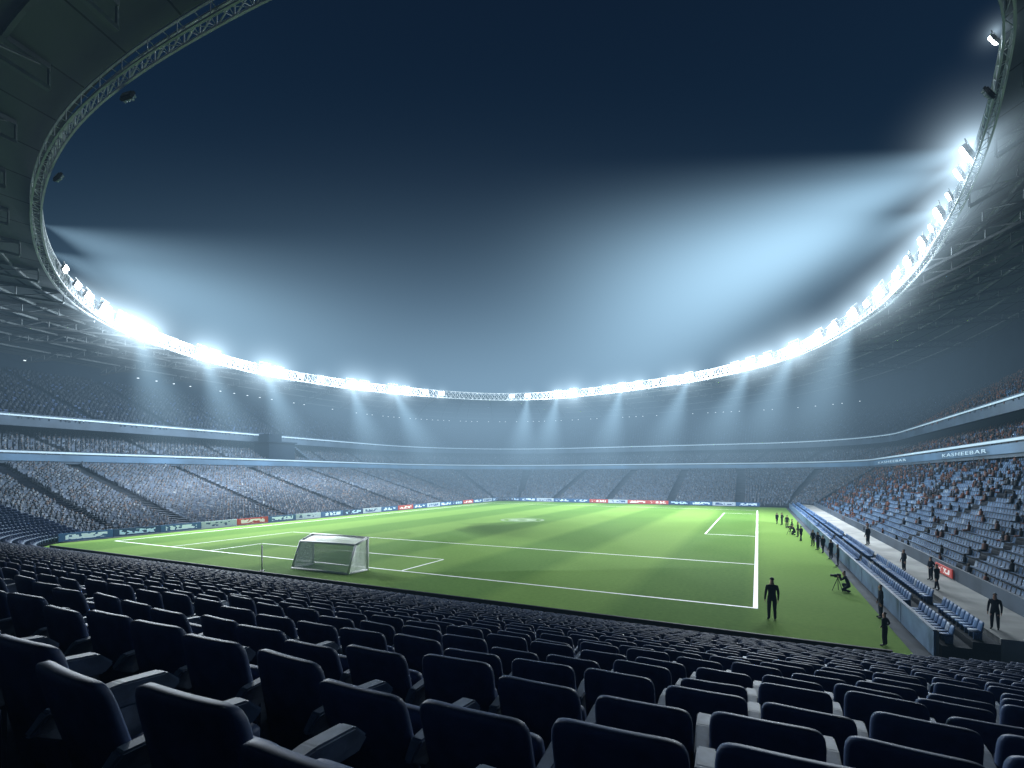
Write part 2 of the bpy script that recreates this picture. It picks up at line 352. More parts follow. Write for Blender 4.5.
def cush_part(n,m,up):
    V,Fc=pillow(.43,.42,.09,n,m)
    if up: V=[(x,y+.12-.12*z,z+.50) for x,y,z in V]
    else: V=[(x,z+.27,.46+y*-1+.05*z) for x,y,z in V]
    return V,Fc
def arm_b():
    b=MB()
    sec=[(-.14,.61,.022),(-.08,.68,.032),(.16,.70,.038),(.34,.685,.04),(.41,.62,.032),(.37,.575,.024),(.12,.595,.024),(-.04,.55,.02)]
    n=len(sec); vs=[(-w,y,z) for y,z,w in sec]+[(w,y,z) for y,z,w in sec]
    b.add(vs,[tuple(range(n)),tuple(range(n,2*n))[::-1]]+[(i,n+i,n+(i+1)%n,(i+1)%n) for i in range(n)])
    b.add([(-.02,.0,.16),(.02,.0,.16),(.02,.26,.18),(-.02,.26,.18),(-.02,.0,.60),(.02,.0,.60),(.02,.28,.60),(-.02,.28,.60)],[(0,1,2,3),(4,7,6,5),(0,4,5,1),(1,5,6,2),(2,6,7,3),(3,7,4,0)])
    return b
def brk():
    b=MB(); b.beam((0,-.02,0),(0,.06,.42),.05,.07); b.box((0,.0,.02),(.12,.2,.03)); b.beam((-.2,.08,.40),(.2,.08,.40),.03,.05); return b
V,Fc=back_part(14,14); bb=MB(); bb.add(V,Fc); me_back=bb.mesh('backrest',['seat'],True)
V,Fc=cush_part(10,8,True); bb=MB(); bb.add(V,Fc); me_cu=bb.mesh('seat_cushion',['seat'],True)
V,Fc=cush_part(10,8,False); bb=MB(); bb.add(V,Fc); me_cd=bb.mesh('seat_cushion',['seat'],True)
me_arm=arm_b().mesh('armrest',['arm'])
bm=bmesh.new(); bm.from_mesh(me_arm); bmesh.ops.bevel(bm,geom=bm.edges[:],offset=.009,segments=2,affect='EDGES'); bm.to_mesh(me_arm); bm.free()
me_br=brk().mesh('leg',['bracket'])
def simple(n,m,nm):
    b=MB(); V,Fc=back_part(n,m); b.add(V,Fc,0); V,Fc=cush_part(3,3,True); b.add(V,Fc,0); a=arm_b(); b.add([(x+.275,y,z) for x,y,z in a.v],a.f,1); c=brk(); b.add(c.v,c.f,2); return b
me_simple=simple(10,8,'s').mesh('seat_simple',['seat','arm','bracket'],True)
seats=[]
SPC=.555
for k in range(0,38):
    r=12+ROWD*k; tmax=56+r*math.radians(71); t=-22.0+random.random()*.55
    while t<tmax:
        u,v,ra=nearpt(k,t); z=RISE*k
        if k>=26 and abs(u)<1.8: t+=SPC; continue
        if k>27 and u<30: t+=SPC; continue
        rot=-TH+ra
        if t<0:
            sl=(bend(t+.1)-bend(t-.1))/.2; rot=-TH+math.atan(sl)
        seats.append((u,v,z,rot)); t+=SPC
info=[]
for (u,v,z,rot) in seats:
    p=W(u,v,z); Zd=p.y
    vis=False
    if Zd>.4:
        px=512+F*p.x/Zd; py=HY+F*(EYE-(z+.7))/Zd
        vis=-90<px<1110 and py<820
    info.append((0 if vis else 1,Zd,p,rot))
order=sorted(range(len(info)),key=lambda i:(info[i][0],info[i][1]))
grp='navy stadium seats in rows'
rest=[]
def rz(p,rot): return Matrix.Translation(p)@Matrix.Rotation(rot,4,'Z')
for n_,i in enumerate(order):
    vis,Zd,p,rot=info[i]
    if n_<300:
        down=random.random()<.15
        if n_<110:
            e=link('stadium_chair',None,rz(p,rot+random.uniform(-.07,.07)),label='dark navy padded stadium seat'+(' with its cushion folded down' if down else ' with its cushion folded up'),category='seat',group=grp)
            link('backrest',me_back,Matrix.Translation((0,0,random.uniform(-.02,.02)))@Matrix.Rotation(random.uniform(-.10,.05),4,'X'),e); link('cushion',me_cd if down else me_cu,Matrix(),e)
            link('armrest',me_arm,Matrix.Translation((.278,0,0)),e); link('leg',me_br,Matrix(),e)
        else:
            link('stadium_chair',me_simple,rz(p,rot+random.uniform(-.05,.05)),label='dark navy padded stadium seat with its cushion folded up',category='seat',group=grp)
    else: rest.append((p.x,p.y,p.z,rot))
rest=np.array(rest)
sb=MB(); V,Fc=back_part(4,4); sb.add(V,Fc,0); sb.box((0,.12,.5),(.42,.08,.4),0); sb.box((.275,.15,.6),(.05,.4,.08),1)
me=npmesh('far_seats',sb.v,sb.f,sb.m,rest[:,:3],rest[:,3]+rng.uniform(-.06,.06,len(rest)),['seat_far','arm'])
link('stadium_seat_rows',me,kind='stuff',label='many rows of dark navy stadium seats',category='seat',group=grp)
# ---------------------------------------------------------------- bowl seats & crowd
spA=[];spB=[];cpA=[];cpB=[];cpC=[]
def fill(A,B,zA,zB,rows,i0,i1,occ,sp=.62,aisle=14.0,dst=cpA,sd=spA,aw=1.3):
    zA=np.broadcast_to(zA,(nP,)); zB=np.broadcast_to(zB,(nP,))
    for k in range(rows):
        f=(k+.45)/rows; fz=k/rows
        C=A*(1-f)+B*f; zz=zA*(1-fz)+zB*fz
        Aref=A*.5+B*.5; cum=0
        for i in range(i0,i1-1):
            p0,p1=C[i],C[i+1]; L_=np.linalg.norm(p1-p0); Lr=np.linalg.norm(Aref[i+1]-Aref[i])
            n=max(1,int(L_/sp)); d=(p1-p0)/L_
            tt=(np.arange(n)+.5)/n; ref=cum+Lr*tt; cum+=Lr
            tt=tt[(ref%aisle)>aw]
            if len(tt)==0: continue
            P=p0[None]+(p1-p0)[None]*tt[:,None]
            inw=np.array([30,42.])-P.mean(0); nrm=np.array([-d[1],d[0]])
            if nrm@inw<0: nrm=-nrm
            wx=-CT*nrm[0]+ST*nrm[1]; wy=ST*nrm[0]+CT*nrm[1]; rot=math.atan2(wy,wx)-math.pi/2
            X=CX-CT*P[:,0]+ST*P[:,1]; Y=CY+ST*P[:,0]+CT*P[:,1]
            z=zz[i]+(zz[i+1]-zz[i])*tt
            arr=np.stack([X,Y,z,np.full(len(tt),rot)],1); sd.append(arr)
            o=occ if not callable(occ) else occ(k/rows,i)
            dst.append(arr[rng.random(len(tt))<o])
fill(low_in,low_out,zlow,ZL,RS,0,NR+1,lambda f,i:.04+.36*f*f+.22*(i/NR),sp=.45,dst=cpB,sd=spB)
fill(low_in,low_out,zlow,ZL,42,NR,ILAST_L+1,.7,sp=.52,aisle=15.5,aw=2.0)
fill(low_in,low_out,zlow,ZL,42,ILAST_L,ILAST_L+4,.7,sp=.52,aw=2.0)
fill(mid_in,mid_out,10.0,14.4,12,0,NR,.55,sp=.55,dst=cpB,sd=spB)
fill(mid_in,mid_out,10.0,14.4,12,NR,nP-NN,.7,sp=.6)
fill(up_in,up_out,16.0,27.0,28,0,NR,.55,sp=.6,dst=cpB,sd=spB)
spD=[]
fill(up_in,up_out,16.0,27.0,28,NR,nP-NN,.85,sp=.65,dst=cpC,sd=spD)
st=MB(); st.add([(-.22,-.08,.82),(.22,-.08,.82),(.22,0,.42),(-.22,0,.42),(.22,.4,.45),(-.22,.4,.45)],[(0,1,2,3),(3,2,4,5)])
for arr,mt,sc,lb_ in ((spA,'bowlseat',1.0,'rows of pale blue grey grandstand seats'),(spB,'sideseat',.8,'rows of muted blue grandstand seats'),(spD,'seat_far',.9,'rows of dark upper tier grandstand seats')):
    SP=np.concatenate(arr); me=npmesh('bowl_seats',st.v,st.f,st.m,SP[:,:3],SP[:,3],[mt],np.full(len(SP),sc))
    link('grandstand_seat_rows',me,kind='stuff',label=lb_,category='seat')
ct=MB()
ct.add([(-.15,.02,.42),(.15,.02,.42),(.15,.26,.42),(-.15,.26,.42),(-.21,.0,.98),(.21,.0,.98),(.20,.22,.98),(-.20,.22,.98),(-.09,.06,1.06),(.09,.06,1.06),(.09,.18,1.06),(-.09,.18,1.06)],
  [(0,1,5,4),(1,2,6,5),(2,3,7,6),(3,0,4,7),(4,5,9,8),(5,6,10,9),(6,7,11,10),(7,4,8,11),(8,9,10,11)],0)
ct.add([(-.17,.2,.42),(.17,.2,.42),(.17,.55,.44),(-.17,.55,.44),(-.17,.2,.58),(.17,.2,.58),(.15,.58,.56),(-.15,.58,.56),(-.14,.56,.05),(.14,.56,.05)],[(4,5,6,7),(0,4,7,3),(1,2,6,5),(7,6,9,8)],0)
hv=[]; 
for (r,z) in ((.05,1.06),(.10,1.15),(.10,1.23),(.05,1.31)):
    for j in range(6): hv.append((r*math.cos(j*math.pi/3),.12+r*math.sin(j*math.pi/3),z))
ct.add(hv,[(a*6+j,a*6+(j+1)%6,(a+1)*6+(j+1)%6,(a+1)*6+j) for a in range(3) for j in range(6)]+[tuple(range(18,24))],1)
for nm,arr,mt,s0 in (('crowd',cpA,'crowd',.68),('crowd',cpB,'crowd2',.62),('crowd',cpC,'crowd_shaded',.72)):
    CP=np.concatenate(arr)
    me=npmesh(nm,ct.v,ct.f,ct.m,CP[:,:3]+np.stack([rng.uniform(-.06,.06,len(CP)),rng.uniform(-.06,.06,len(CP)),rng.uniform(-.05,.08,len(CP))],1),CP[:,3]+rng.uniform(-.4,.4,len(CP)),[mt,'head' if mt!='crowd_shaded' else mt],rng.uniform(s0,s0+.14,len(CP)))
    link(nm,me,kind='stuff',label='crowd of seated spectators in dark and muted clothes, upper tier colours shaded down',category='crowd')
# ---------------------------------------------------------------- right side: barrier, blue rows, walkway
b=MB(); b.box((9.2,45.5,.45),(2.1,101,1.1)); link('walkway',b.mesh('walkway',['walk']),MS,kind='structure',label='pale concrete walkway below the side stand')
b=MB(); b.box((7.3,45.5,.2),(1.7,101,.6)); b.box((7.75,45.5,.6),(.8,101,.35)); link('lower_seating_plinth',b.mesh('plinth',['concrete']),MS,kind='structure',label='low concrete plinth carrying blue seats')
b=MB(); b.box((10.33,45.5,1.05),(.14,101,1.4)); link('side_stand_front_wall',b.mesh('fw',['fascia']),MS,label='grey low concrete wall at the foot of the side stand',category='wall')
grp2='blue panels of the pitchside barrier'
pm=MB(); pm.box((0,0,.5),(.08,4.9,.95)); pmp=pm.mesh('panel',['bluepanel'])
pr=MB(); pr.box((0,0,1.03),(.14,4.96,.08)); prm=pr.mesh('rail',['arm'])
pp=MB(); pp.box((0.08,-2.4,.5),(.1,.1,1.05)); ppm=pp.mesh('post',['steel'])
for i in range(20):
    e=link('barrier',None,MS@Matrix.Translation((6.25,-2.5+i*5,0)),label='blue pitchside barrier panel with pale top rail',category='barrier',group=grp2)
    link('panel',pmp,Matrix(),e); link('rail',prm,Matrix(),e); link('post',ppm,Matrix(),e)
bs=[]
for row,(w,z) in enumerate(((6.85,.5),(7.7,.775))):
    y=-4.6
    while y<95:
        if (y%14)>1.0:
            p=W(-w,y,z); bs.append((p.x,p.y,p.z,-TH+math.pi/2))
        y+=.46
bs=np.array(bs)
V,Fc=pillow(.5,.5,.09,3,3)
sb=MB(); sb.add([(x,y-.22*z,z+.62) for x,y,z in V],Fc); sb.box((0,.2,.42),(.44,.42,.07)); sb.box((0,.1,.2),(.08,.3,.4))
me=npmesh('blue_seats',sb.v,sb.f,sb.m,bs[:,:3],bs[:,3],['blueseat'],np.full(len(bs),.82))
link('blue_seat_rows',me,kind='stuff',label='two rows of bright blue pitchside seats',category='seat')
# ---------------------------------------------------------------- hoardings
def hoard(mt,L_):
    p=MB(); p.box((0,0,0),(L_-.06,.1,.86)); f=MB(); f.beam((-L_/2+.02,.08,-.52),(-L_/2+.02,.08,.44),.05); f.beam((L_/2-.02,.08,-.52),(L_/2-.02,.08,.44),.05); f.beam((-L_/2+.02,.08,-.48),(L_/2-.02,.08,-.48),.05)
    return p.mesh('panel',[mt]),f.mesh('frame',['steel'])
HB={k:hoard(k,5.0) for k in ('b_blue','b_white','b_red','b_dark')}
desc={'b_blue':'blue advertising board with white lettering','b_white':'white advertising board with dark lettering','b_red':'red advertising board with white lettering','b_dark':'dark navy advertising board with pale blue lettering'}
def put_board(k,u,v,ang,z=.52):
    e=link('advertising_board',None,MS@Matrix.Translation((-u,v,z))@Matrix.Rotation(ang,4,'Z'),label=desc[k]+' beside the grass',category='advertising board',group='advertising boards around the pitch')
    link('panel',HB[k][0],Matrix(),e); link('frame',HB[k][1],Matrix(),e)
seq=['b_blue','b_dark','b_blue','b_white','b_red','b_blue','b_white','b_blue','b_dark','b_white','b_blue','b_red','b_blue','b_white','b_blue','b_dark','b_red','b_blue','b_white','b_blue','b_blue']
for i in range(20): put_board(seq[i],65.6,-1+i*5,math.pi/2)
fseq=['b_blue','b_white','b_blue','b_dark','b_red','b_red','b_white','b_red','b_blue','b_blue','b_white','b_blue','b_dark']
for i in range(13): put_board(fseq[i],2+i*5,97,0)
e=link('advertising_board',None,MS@Matrix.Translation((10.15,9,1.35))@Matrix.Rotation(-math.pi/2,4,'Z')@Matrix.Scale(.6,4),label='small red advertising board on the wall above the walkway',category='advertising board',group='advertising boards around the pitch')
link('panel',HB['b_red'][0],Matrix(),e); link('frame',HB['b_red'][1],Matrix(),e)
# ---------------------------------------------------------------- goal
def make_goal(u,v,wd=5.6,dp=2.0,h=2.4):
    gm=MS@Matrix.Translation((-u,v,0)); hb_=2.0; dt=1.2
    e=link('goal',None,gm,label='white framed football goal with white net standing on the grass',category='football goal')
    w=wd/2
    def part(nm,segs,r,m='white'):
        b=MB(); [b.cyl(p,q,r) for p,q in segs]; link(nm,b.mesh(nm,[m],True),Matrix(),e)
    part('post',[((-w,0,0),(-w,0,h))],.10); part('post',[((w,0,0),(w,0,h))],.10); part('crossbar',[((-w-.08,0,h),(w+.08,0,h))],.10)
    part('rear_frame',[((-w,-.05,h),(-w,-dt,hb_)),((w,-.05,h),(w,-dt,hb_)),((-w,-dt,hb_),(w,-dt,hb_)),((-w,-dt,hb_),(-w,-dp,0)),((w,-dt,hb_),(w,-dp,0)),((-w,-dp,.06),(w,-dp,.06)),((-w,0,.06),(-w,-dp,.06)),((w,0,.06),(w,-dp,.06))],.085)
    vs=[];fs=[];uvs=[]
    def quad(a,b_,c,d,nu=14,nv=6,sag=.12):
        a,b_,c,d=map(Vector,(a,b_,c,d)); o=len(vs); nrm=(b_-a).cross(d-a).normalized(); lu=(b_-a).length; lv=(d-a).length
        for j in range(nv+1):
            for i in range(nu+1):
                s,t=i/nu,j/nv; p=a*(1-s)*(1-t)+b_*s*(1-t)+c*s*t+d*(1-s)*t
                p=p+nrm*sag*math.sin(math.pi*s)*math.sin(math.pi*t)*(1+.3*math.sin(9*s+4*t)); vs.append(p); uvs.append((s*lu,t*lv))
        for j in range(nv):
            for i in range(nu): fs.append((o+j*(nu+1)+i,o+j*(nu+1)+i+1,o+(j+1)*(nu+1)+i+1,o+(j+1)*(nu+1)+i))
    quad((-w,-dp,0),(w,-dp,0),(w,-dt,hb_),(-w,-dt,hb_)); quad((-w,0,0),(-w,-dp,0),(-w,-dt,hb_),(-w,0,h),6); quad((w,0,0),(w,-dp,0),(w,-dt,hb_),(w,0,h),6); quad((-w,-dt,hb_),(w,-dt,hb_),(w,0,h),(-w,0,h),14,5)
    me=bpy.data.meshes.new('net'); me.from_pydata([tuple(p) for p in vs],[],fs); ul=me.uv_layers.new(name='UVMap')
    for lp in me.loops: ul.data[lp.index].uv=uvs[lp.vertex_index]
    me.materials.append(M['net']); link('net',me,Matrix(),e)
make_goal(28.7,-.9)
x,y=unproj(262,571); b=MB(); b.cyl((0,0,0),(0,0,1.9),.05); e=link('marker_pole',None,Matrix.Translation((x,y,0)),label='slim white marker pole standing on the grass',category='pole')
link('shaft',b.mesh('shaft',['white'],True),Matrix(),e); b=MB(); b.cyl((0,0,0),(0,0,.06),.18,16); link('base',b.mesh('base',['black']),Matrix(),e)
# ---------------------------------------------------------------- roof
R0=[(490,400),(400,394),(300,381),(220,364),(150,341),(105,320),(72,295),(50,262),(41,222),(45,186),(61,148),(93,109),(148,67),(205,33),(272,-3)]
R1=[(1005,0),(1001,60),(986,130),(965,185),(942,230),(908,278),(862,319),(790,357),(710,378),(640,389),(560,398)]
HR=21.0
pts=[]
for (x,y) in R0: Z=F*HR/(HY-y); pts.append(((x-512)/F*Z,Z))
pts+=[(-3,19.2),(6,17.6),(15,18.4)]
for (x,y) in R1: Z=F*HR/(HY-y); pts.append(((x-512)/F*Z,Z))
pts=np.array(pts)
def catmull(P,per):
    out=[];n=len(P)
    for i in range(n):
        p0,p1,p2,p3=P[i-1],P[i],P[(i+1)%n],P[(i+2)%n]
        for j in range(per):
            t=j/per; out.append(.5*((2*p1)+(-p0+p2)*t+(2*p0-5*p1+4*p2-p3)*t*t+(-p0+3*p1-3*p2+p3)*t**3))
    return np.array(out)
rim=catmull(pts,40)
seg=np.linalg.norm(np.roll(rim,-1,0)-rim,axis=1); cum=np.concatenate([[0],np.cumsum(seg)]); TL=cum[-1]
NRM=288
rr=[]
for i in range(NRM):
    s=TL*i/NRM; j=np.searchsorted(cum,s,side='right')-1; t=(s-cum[j])/seg[j]; rr.append(rim[j]*(1-t)+rim[(j+1)%len(rim)]*t)
rim=np.array(rr)
for _ in range(6): rim=(np.roll(rim,1,0)+2*rim+np.roll(rim,-1,0))/4
ZR=EYE+HR
outer=[];oz=[]
for p in rim:
    u,v=S(*p); d=np.array([u-OU,v-OV]); d/=np.linalg.norm(d); a,b_=roof_outer(*d); w=W(a,b_); outer.append((w.x,w.y)); oz.append(roofz(*d))
outer=np.array(outer); oz=np.array(oz)
def RP(i,f,dz=0):
    i%=NRM; p=rim[i]*(1-f)+outer[i]*f; return Vector((p[0],p[1],ZR*(1-f)+oz[i]*f+dz+ 1.2*math.sin(math.pi*min(1,f*1.0))))
roof=link('stadium_roof',None,Matrix(),label='ring shaped steel stadium roof with open centre and lattice inner rim',category='roof')
fr=[0,.03,.1,.2,.3,.4,.5,.6,.7,.8,.9,1.0]
vs=[];uvs=[];fs=[]
for i in range(NRM+1):
    for f in fr: vs.append(tuple(RP(i,f,1.3))); uvs.append((i/2.0, f*12))
n=len(fr)
for i in range(NRM):
    for j in range(n-1): fs.append((i*n+j,i*n+j+1,(i+1)*n+j+1,(i+1)*n+j))
me=bpy.data.meshes.new('roof_deck'); me.from_pydata(vs,[],fs); ul=me.uv_layers.new(name='UVMap')
for lp in me.loops: ul.data[lp.index].uv=uvs[lp.vertex_index]
me.materials.append(M['deck']); me.update(); link('roof_deck',me,Matrix(),roof)
for i in range(0,NRM,6):
    b=MB(); nseg=14
    for s in range(nseg):
        f0,f1=.03+s/nseg*.95,.03+(s+1)/nseg*.95
        a0,a1=RP(i,f0,-.1),RP(i,f1,-.1); t0,t1=RP(i,f0,1.1),RP(i,f1,1.1)
        b.beam(a0,a1,.26,.24); b.beam(t0,t1,.3,.3); b.beam(a0,t0,.11); b.beam(t0,a1,.11)
    link('rafter',b.mesh('rafter',['steel']),Matrix(),roof)
for f in (.06,.14,.26,.40,.56,.74,.92):
    b=MB()
    for i in range(NRM): b.beam(RP(i,f,1.3-.2),RP(i+1,f,1.3-.2),.2,.28)
    link('purlin',b.mesh('purlin',['steel']),Matrix(),roof)
cen=np.array([W(OU,OV).x,W(OU,OV).y])
def inward(p,d):
    q=cen-p; return p+q/np.linalg.norm(q)*d
b=MB()
def rp(i,off,z):
    p=inward(rim[i%NRM],off); return Vector((p[0],p[1],z))
def rimh(i):
    t=min(1,max(0,(rim[i%NRM][1]-28)/35)); return .85+.95*t,.4+.6*t,.6+.6*t
for i in range(NRM):
    h0,o0,k=rimh(i); h1,o1,_=rimh(i+1)
    A0,A1=rp(i,0,ZR),rp(i+1,0,ZR); B0,B1=rp(i,0,ZR+h0),rp(i+1,0,ZR+h1); C0,C1=rp(i,-o0,ZR+.1),rp(i+1,-o1,ZR+.1); D0,D1=rp(i,-o0,ZR+h0),rp(i+1,-o1,ZR+h1)
    for p,q in ((A0,A1),(B0,B1),(C0,C1),(D0,D1)): b.beam(p,q,.16*k)
    b.beam(A0,B0,.09*k); b.beam(C0,A0,.05*k); b.beam(B0,D0,.05*k)
    b.beam(A0,B1,.09*k); b.beam(B0,A1,.07*k); b.beam(C0 if i%2 else A0,A1 if i%2 else C1,.045*k)
    if i%2==0: b.beam(C0,D0,.06*k)
link('rim_truss',b.mesh('rim_truss',['rimsteel']),Matrix(),roof)
# ---------------------------------------------------------------- floodlights
LAMPS=[(50,270,.3),(64,288,.4),(78,298,.6),(95,312,1.0),(115,323,1.1),(130,329,1.4),(147,334,1.1),(172,340,.3),(200,347,1.2),(214,350,1.2),(238,357,.3),(264,362,1.4),(278,366,1.1),(300,370,.3),(320,373,.6),(350,381,1.2),(364,382,1.2),(392,388,1.3),(405,389,.9),(425,393,.5),(441,395,.5),
 (512,394,.45),(528,393,.5),(558,390,.9),(574,388,1.2),(592,385,.5),(606,383,.8),(622,381,.9),(640,379,.8),(656,377,.3),(672,374,.8),(690,370,.9),(712,367,.3),(736,361,.9),(752,358,1.1),(770,354,1.0),(797,346,1.4),(822,333,.9),(838,323,.7),(857,308,1.0),(870,298,.3),(883,286,1.3),(898,267,.7),(911,254,1.0),(922,232,.9),(932,218,.35),(940,203,1.4),(952,186,.35),(964,163,1.0),(970,140,1.6),(1000,22,.4)]
hb=MB(); hb.box((0,0,0),(1.9,.3,1.15)); hb.box((0,.2,0),(1.5,.18,.8))
for sx in(-1,1): hb.beam((sx*1.0,.1,0),(sx*1.0,.3,.9),.08)
hb.beam((-1.05,.3,.9),(1.05,.3,.9),.1)
me_h=hb.mesh('housing',['lamp_body'])
hb=MB(); hb.box((0,0,0),(1.9,.3,1.15)); hb.box((0,.2,0),(1.5,.18,.8)); me_h2=hb.mesh('housing',['black'])
lb=MB()
for sx in(-.62,0,.62):
    for sz in(-.29,.29):
        lb.cyl((sx,-.15,sz),(sx,-.26,sz),.29,14); lb.cyl((sx,-.26,sz),(sx,-.50,sz),.28,14,0,.16)
me_l=lb.mesh('lens',['lens'])
me_l2=lb.mesh('lens',['lensoff'])
proj=[]
for i in range(NRM): proj.append((512+F*rim[i][0]/rim[i][1], HY-F*(HR+1.0)/rim[i][1]) if rim[i][1]>5 else (9e9,9e9))
proj=np.array(proj)
lamps=[]
gl='floodlights mounted on the roof rim'
for (x,y,s) in LAMPS+[(147,100,-1),(64,160,-.6),(975,60,-.5)]:
    j=int(np.argmin(((proj-np.array([x,y]))**2).sum(1)))
    bestd=9e9
    for jj in (j-1,j):
        a=proj[jj%NRM]; c=proj[(jj+1)%NRM]; d=c-a; t=float(np.clip(((np.array([x,y])-a)@d)/(d@d),0,1)); e_=np.linalg.norm(a+d*t-np.array([x,y]))
        if e_<bestd: bestd=e_; P2=rim[jj%NRM]*(1-t)+rim[(jj+1)%NRM]*t
    dist=P2[1]; tn=min(1,max(0,(dist-28)/35))
    p=inward(P2,.3+.35*tn); q=cen-p; ang=math.atan2(q[1],q[0])+math.pi/2
    sc_=(.55+.5*abs(s))*(.42+.58*tn) if s>0 else .42
    Mx=Matrix.Translation((p[0],p[1],ZR+.45+.6*tn if s>0 else ZR-.3))@Matrix.Rotation(ang,4,'Z')@Matrix.Rotation(math.radians(24),4,'X')@Matrix.Scale(sc_,4)
    e=link('floodlight',None,Mx,label=('bright lit floodlight with six lamps on the roof rim' if s>0 else 'unlit dark floodlight hanging from the roof rim'),category='floodlight',group=gl)
    link('housing',me_h if s>0 else me_h2,Matrix(),e); link('lens',me_l if s>0 else me_l2,Matrix(),e)
    if s>0: lamps.append((p,s,x,y))
def lampat(px,py): return min(lamps,key=lambda l:(l[2]-px)**2+(l[3]-py)**2)[0]
for (lx,ly,s) in ((95,312,1),(130,329,1.7),(200,347,1.5),(264,362,1.5),(350,381,1.4),(405,389,1),(558,390,1.2),(622,381,1.3),(690,370,1.4),(752,358,1.7),(822,333,1.3),(911,254,1.0)):
    p=lampat(lx,ly); q=inward(np.array(p),2.2); loc=Vector((q[0],q[1],ZR+.6))
    ld=bpy.data.lights.new('flood_lamp','SPOT'); ld.energy=76000*s; ld.color=(.88,.95,1.0); ld.shadow_soft_size=.8; ld.spot_size=math.radians(155); ld.spot_blend=1
    o=bpy.data.objects.new('flood_lamp',ld); o.location=loc; d=Vector((*inward(np.array(p),34),0))-loc; o.rotation_euler=d.to_track_quat('-Z','Y').to_euler(); COL.objects.link(o)
    ld=bpy.data.lights.new('added_rim_fill','POINT'); ld.energy=21000*s; ld.color=(.80,.92,1.0); ld.shadow_soft_size=.8  # added point light to brighten rim truss and roof, no fixture of its own
    o=bpy.data.objects.new('added_rim_fill',ld); q=inward(np.array(p),5.0); o.location=(q[0],q[1],ZR-1.2); COL.objects.link(o)
# ---------------------------------------------------------------- haze volumes: emission stands in for floodlit mist
def vol_nodes(name,rate=1.5):
    m=bpy.data.materials.new(name); m.use_nodes=True; nt=m.node_tree; nt.nodes.remove(nt.nodes['Principled BSDF'])
    try: m.cycles.volume_step_rate=rate
    except Exception: pass
    return m,nt,nt.nodes['Material Output']
def ico(sub):
    bm=bmesh.new(); bmesh.ops.create_icosphere(bm,subdivisions=sub,radius=1); me=bpy.data.meshes.new('halo'); bm.to_mesh(me); bm.free(); return me
def glow_haze(name,me,mw,col,es,dens,label):
    m,nt,out=vol_nodes(name); em=nt.nodes.new('ShaderNodeEmission'); em.inputs['Color'].default_value=(*col,1); em.inputs['Strength'].default_value=es
    ab=nt.nodes.new('ShaderNodeVolumeAbsorption'); ab.inputs['Color'].default_value=(0,0,0,1); ab.inputs['Density'].default_value=dens
    ad=nt.nodes.new('ShaderNodeAddShader'); nt.links.new(ab.outputs[0],ad.inputs[0]); nt.links.new(em.outputs[0],ad.inputs[1]); nt.links.new(ad.outputs[0],out.inputs['Volume'])
    me.materials.append(m); link('glow_haze',me,mw,kind='structure',label=label)
b=MB(); b.box((0,80,15),(360,420,34)); glow_haze('thin_glow_haze',b.mesh('glow_haze',[]),Matrix(),(.36,.68,1.0),.00036,.0052,'thin night mist inside the stadium with an emitted blue glow')  # absorption dims distance; scattered light is put in as even emission
def mk(nt,op,a,bv=None):
    n=nt.nodes.new('ShaderNodeMath'); n.operation=op
    for i,q in enumerate([a,bv]):
        if q is None: continue
        if isinstance(q,(int,float)): n.inputs[i].default_value=q
        else: nt.links.new(q,n.inputs[i])
    return n.outputs[0]
def soft_mat(name,A,col,core=None,rate=1.5):
    m,nt,out=vol_nodes(name,rate); tc=nt.nodes.new('ShaderNodeTexCoord'); ln=nt.nodes.new('ShaderNodeVectorMath'); ln.operation='LENGTH'; nt.links.new(tc.outputs['Object'],ln.inputs[0])
    r=ln.outputs['Value']
    if core: 
        f=mk(nt,'POWER',mk(nt,'MAXIMUM',mk(nt,'SUBTRACT',1,r),0),2.0); d=mk(nt,'ADD',mk(nt,'MULTIPLY',r,r),core); st=mk(nt,'MULTIPLY',mk(nt,'DIVIDE',f,d),A)
    else:
        st=mk(nt,'MULTIPLY',mk(nt,'POWER',mk(nt,'MAXIMUM',mk(nt,'SUBTRACT',1,mk(nt,'MULTIPLY',r,r)),0),2.0),A)
    em=nt.nodes.new('ShaderNodeEmission'); em.inputs['Color'].default_value=(*col,1); nt.links.new(st,em.inputs['Strength']); nt.links.new(em.outputs[0],out.inputs['Volume'])
    return m
fm=ico(4); fm.materials.append(soft_mat('far_glow',.0072,(.45,.73,1.0),rate=2))  # emission only: paints the airlight over the far stands
link('glow_haze',fm,Matrix.Translation((-12,150,20))@Matrix.Diagonal((185,124,50,1)),kind='structure',label='emitted blue glow standing in for floodlit mist over the far half of the pitch')
hme=ico(3); hme.materials.append(soft_mat('lamp_glow',.0165,(.62,.84,1),.012,1.0))  # bloom round each lamp made as a self-emitting sphere
for (p,s,x,y) in lamps:
    if s<.33: continue
    Rr=8.2*s**.8*min(1,(p[1]+22)/100)
    link('lamp_glow',hme,Matrix.Translation((p[0],p[1],ZR+.8))@Matrix.Scale(Rr,4),kind='structure',label='emitted halo of light around a floodlight')
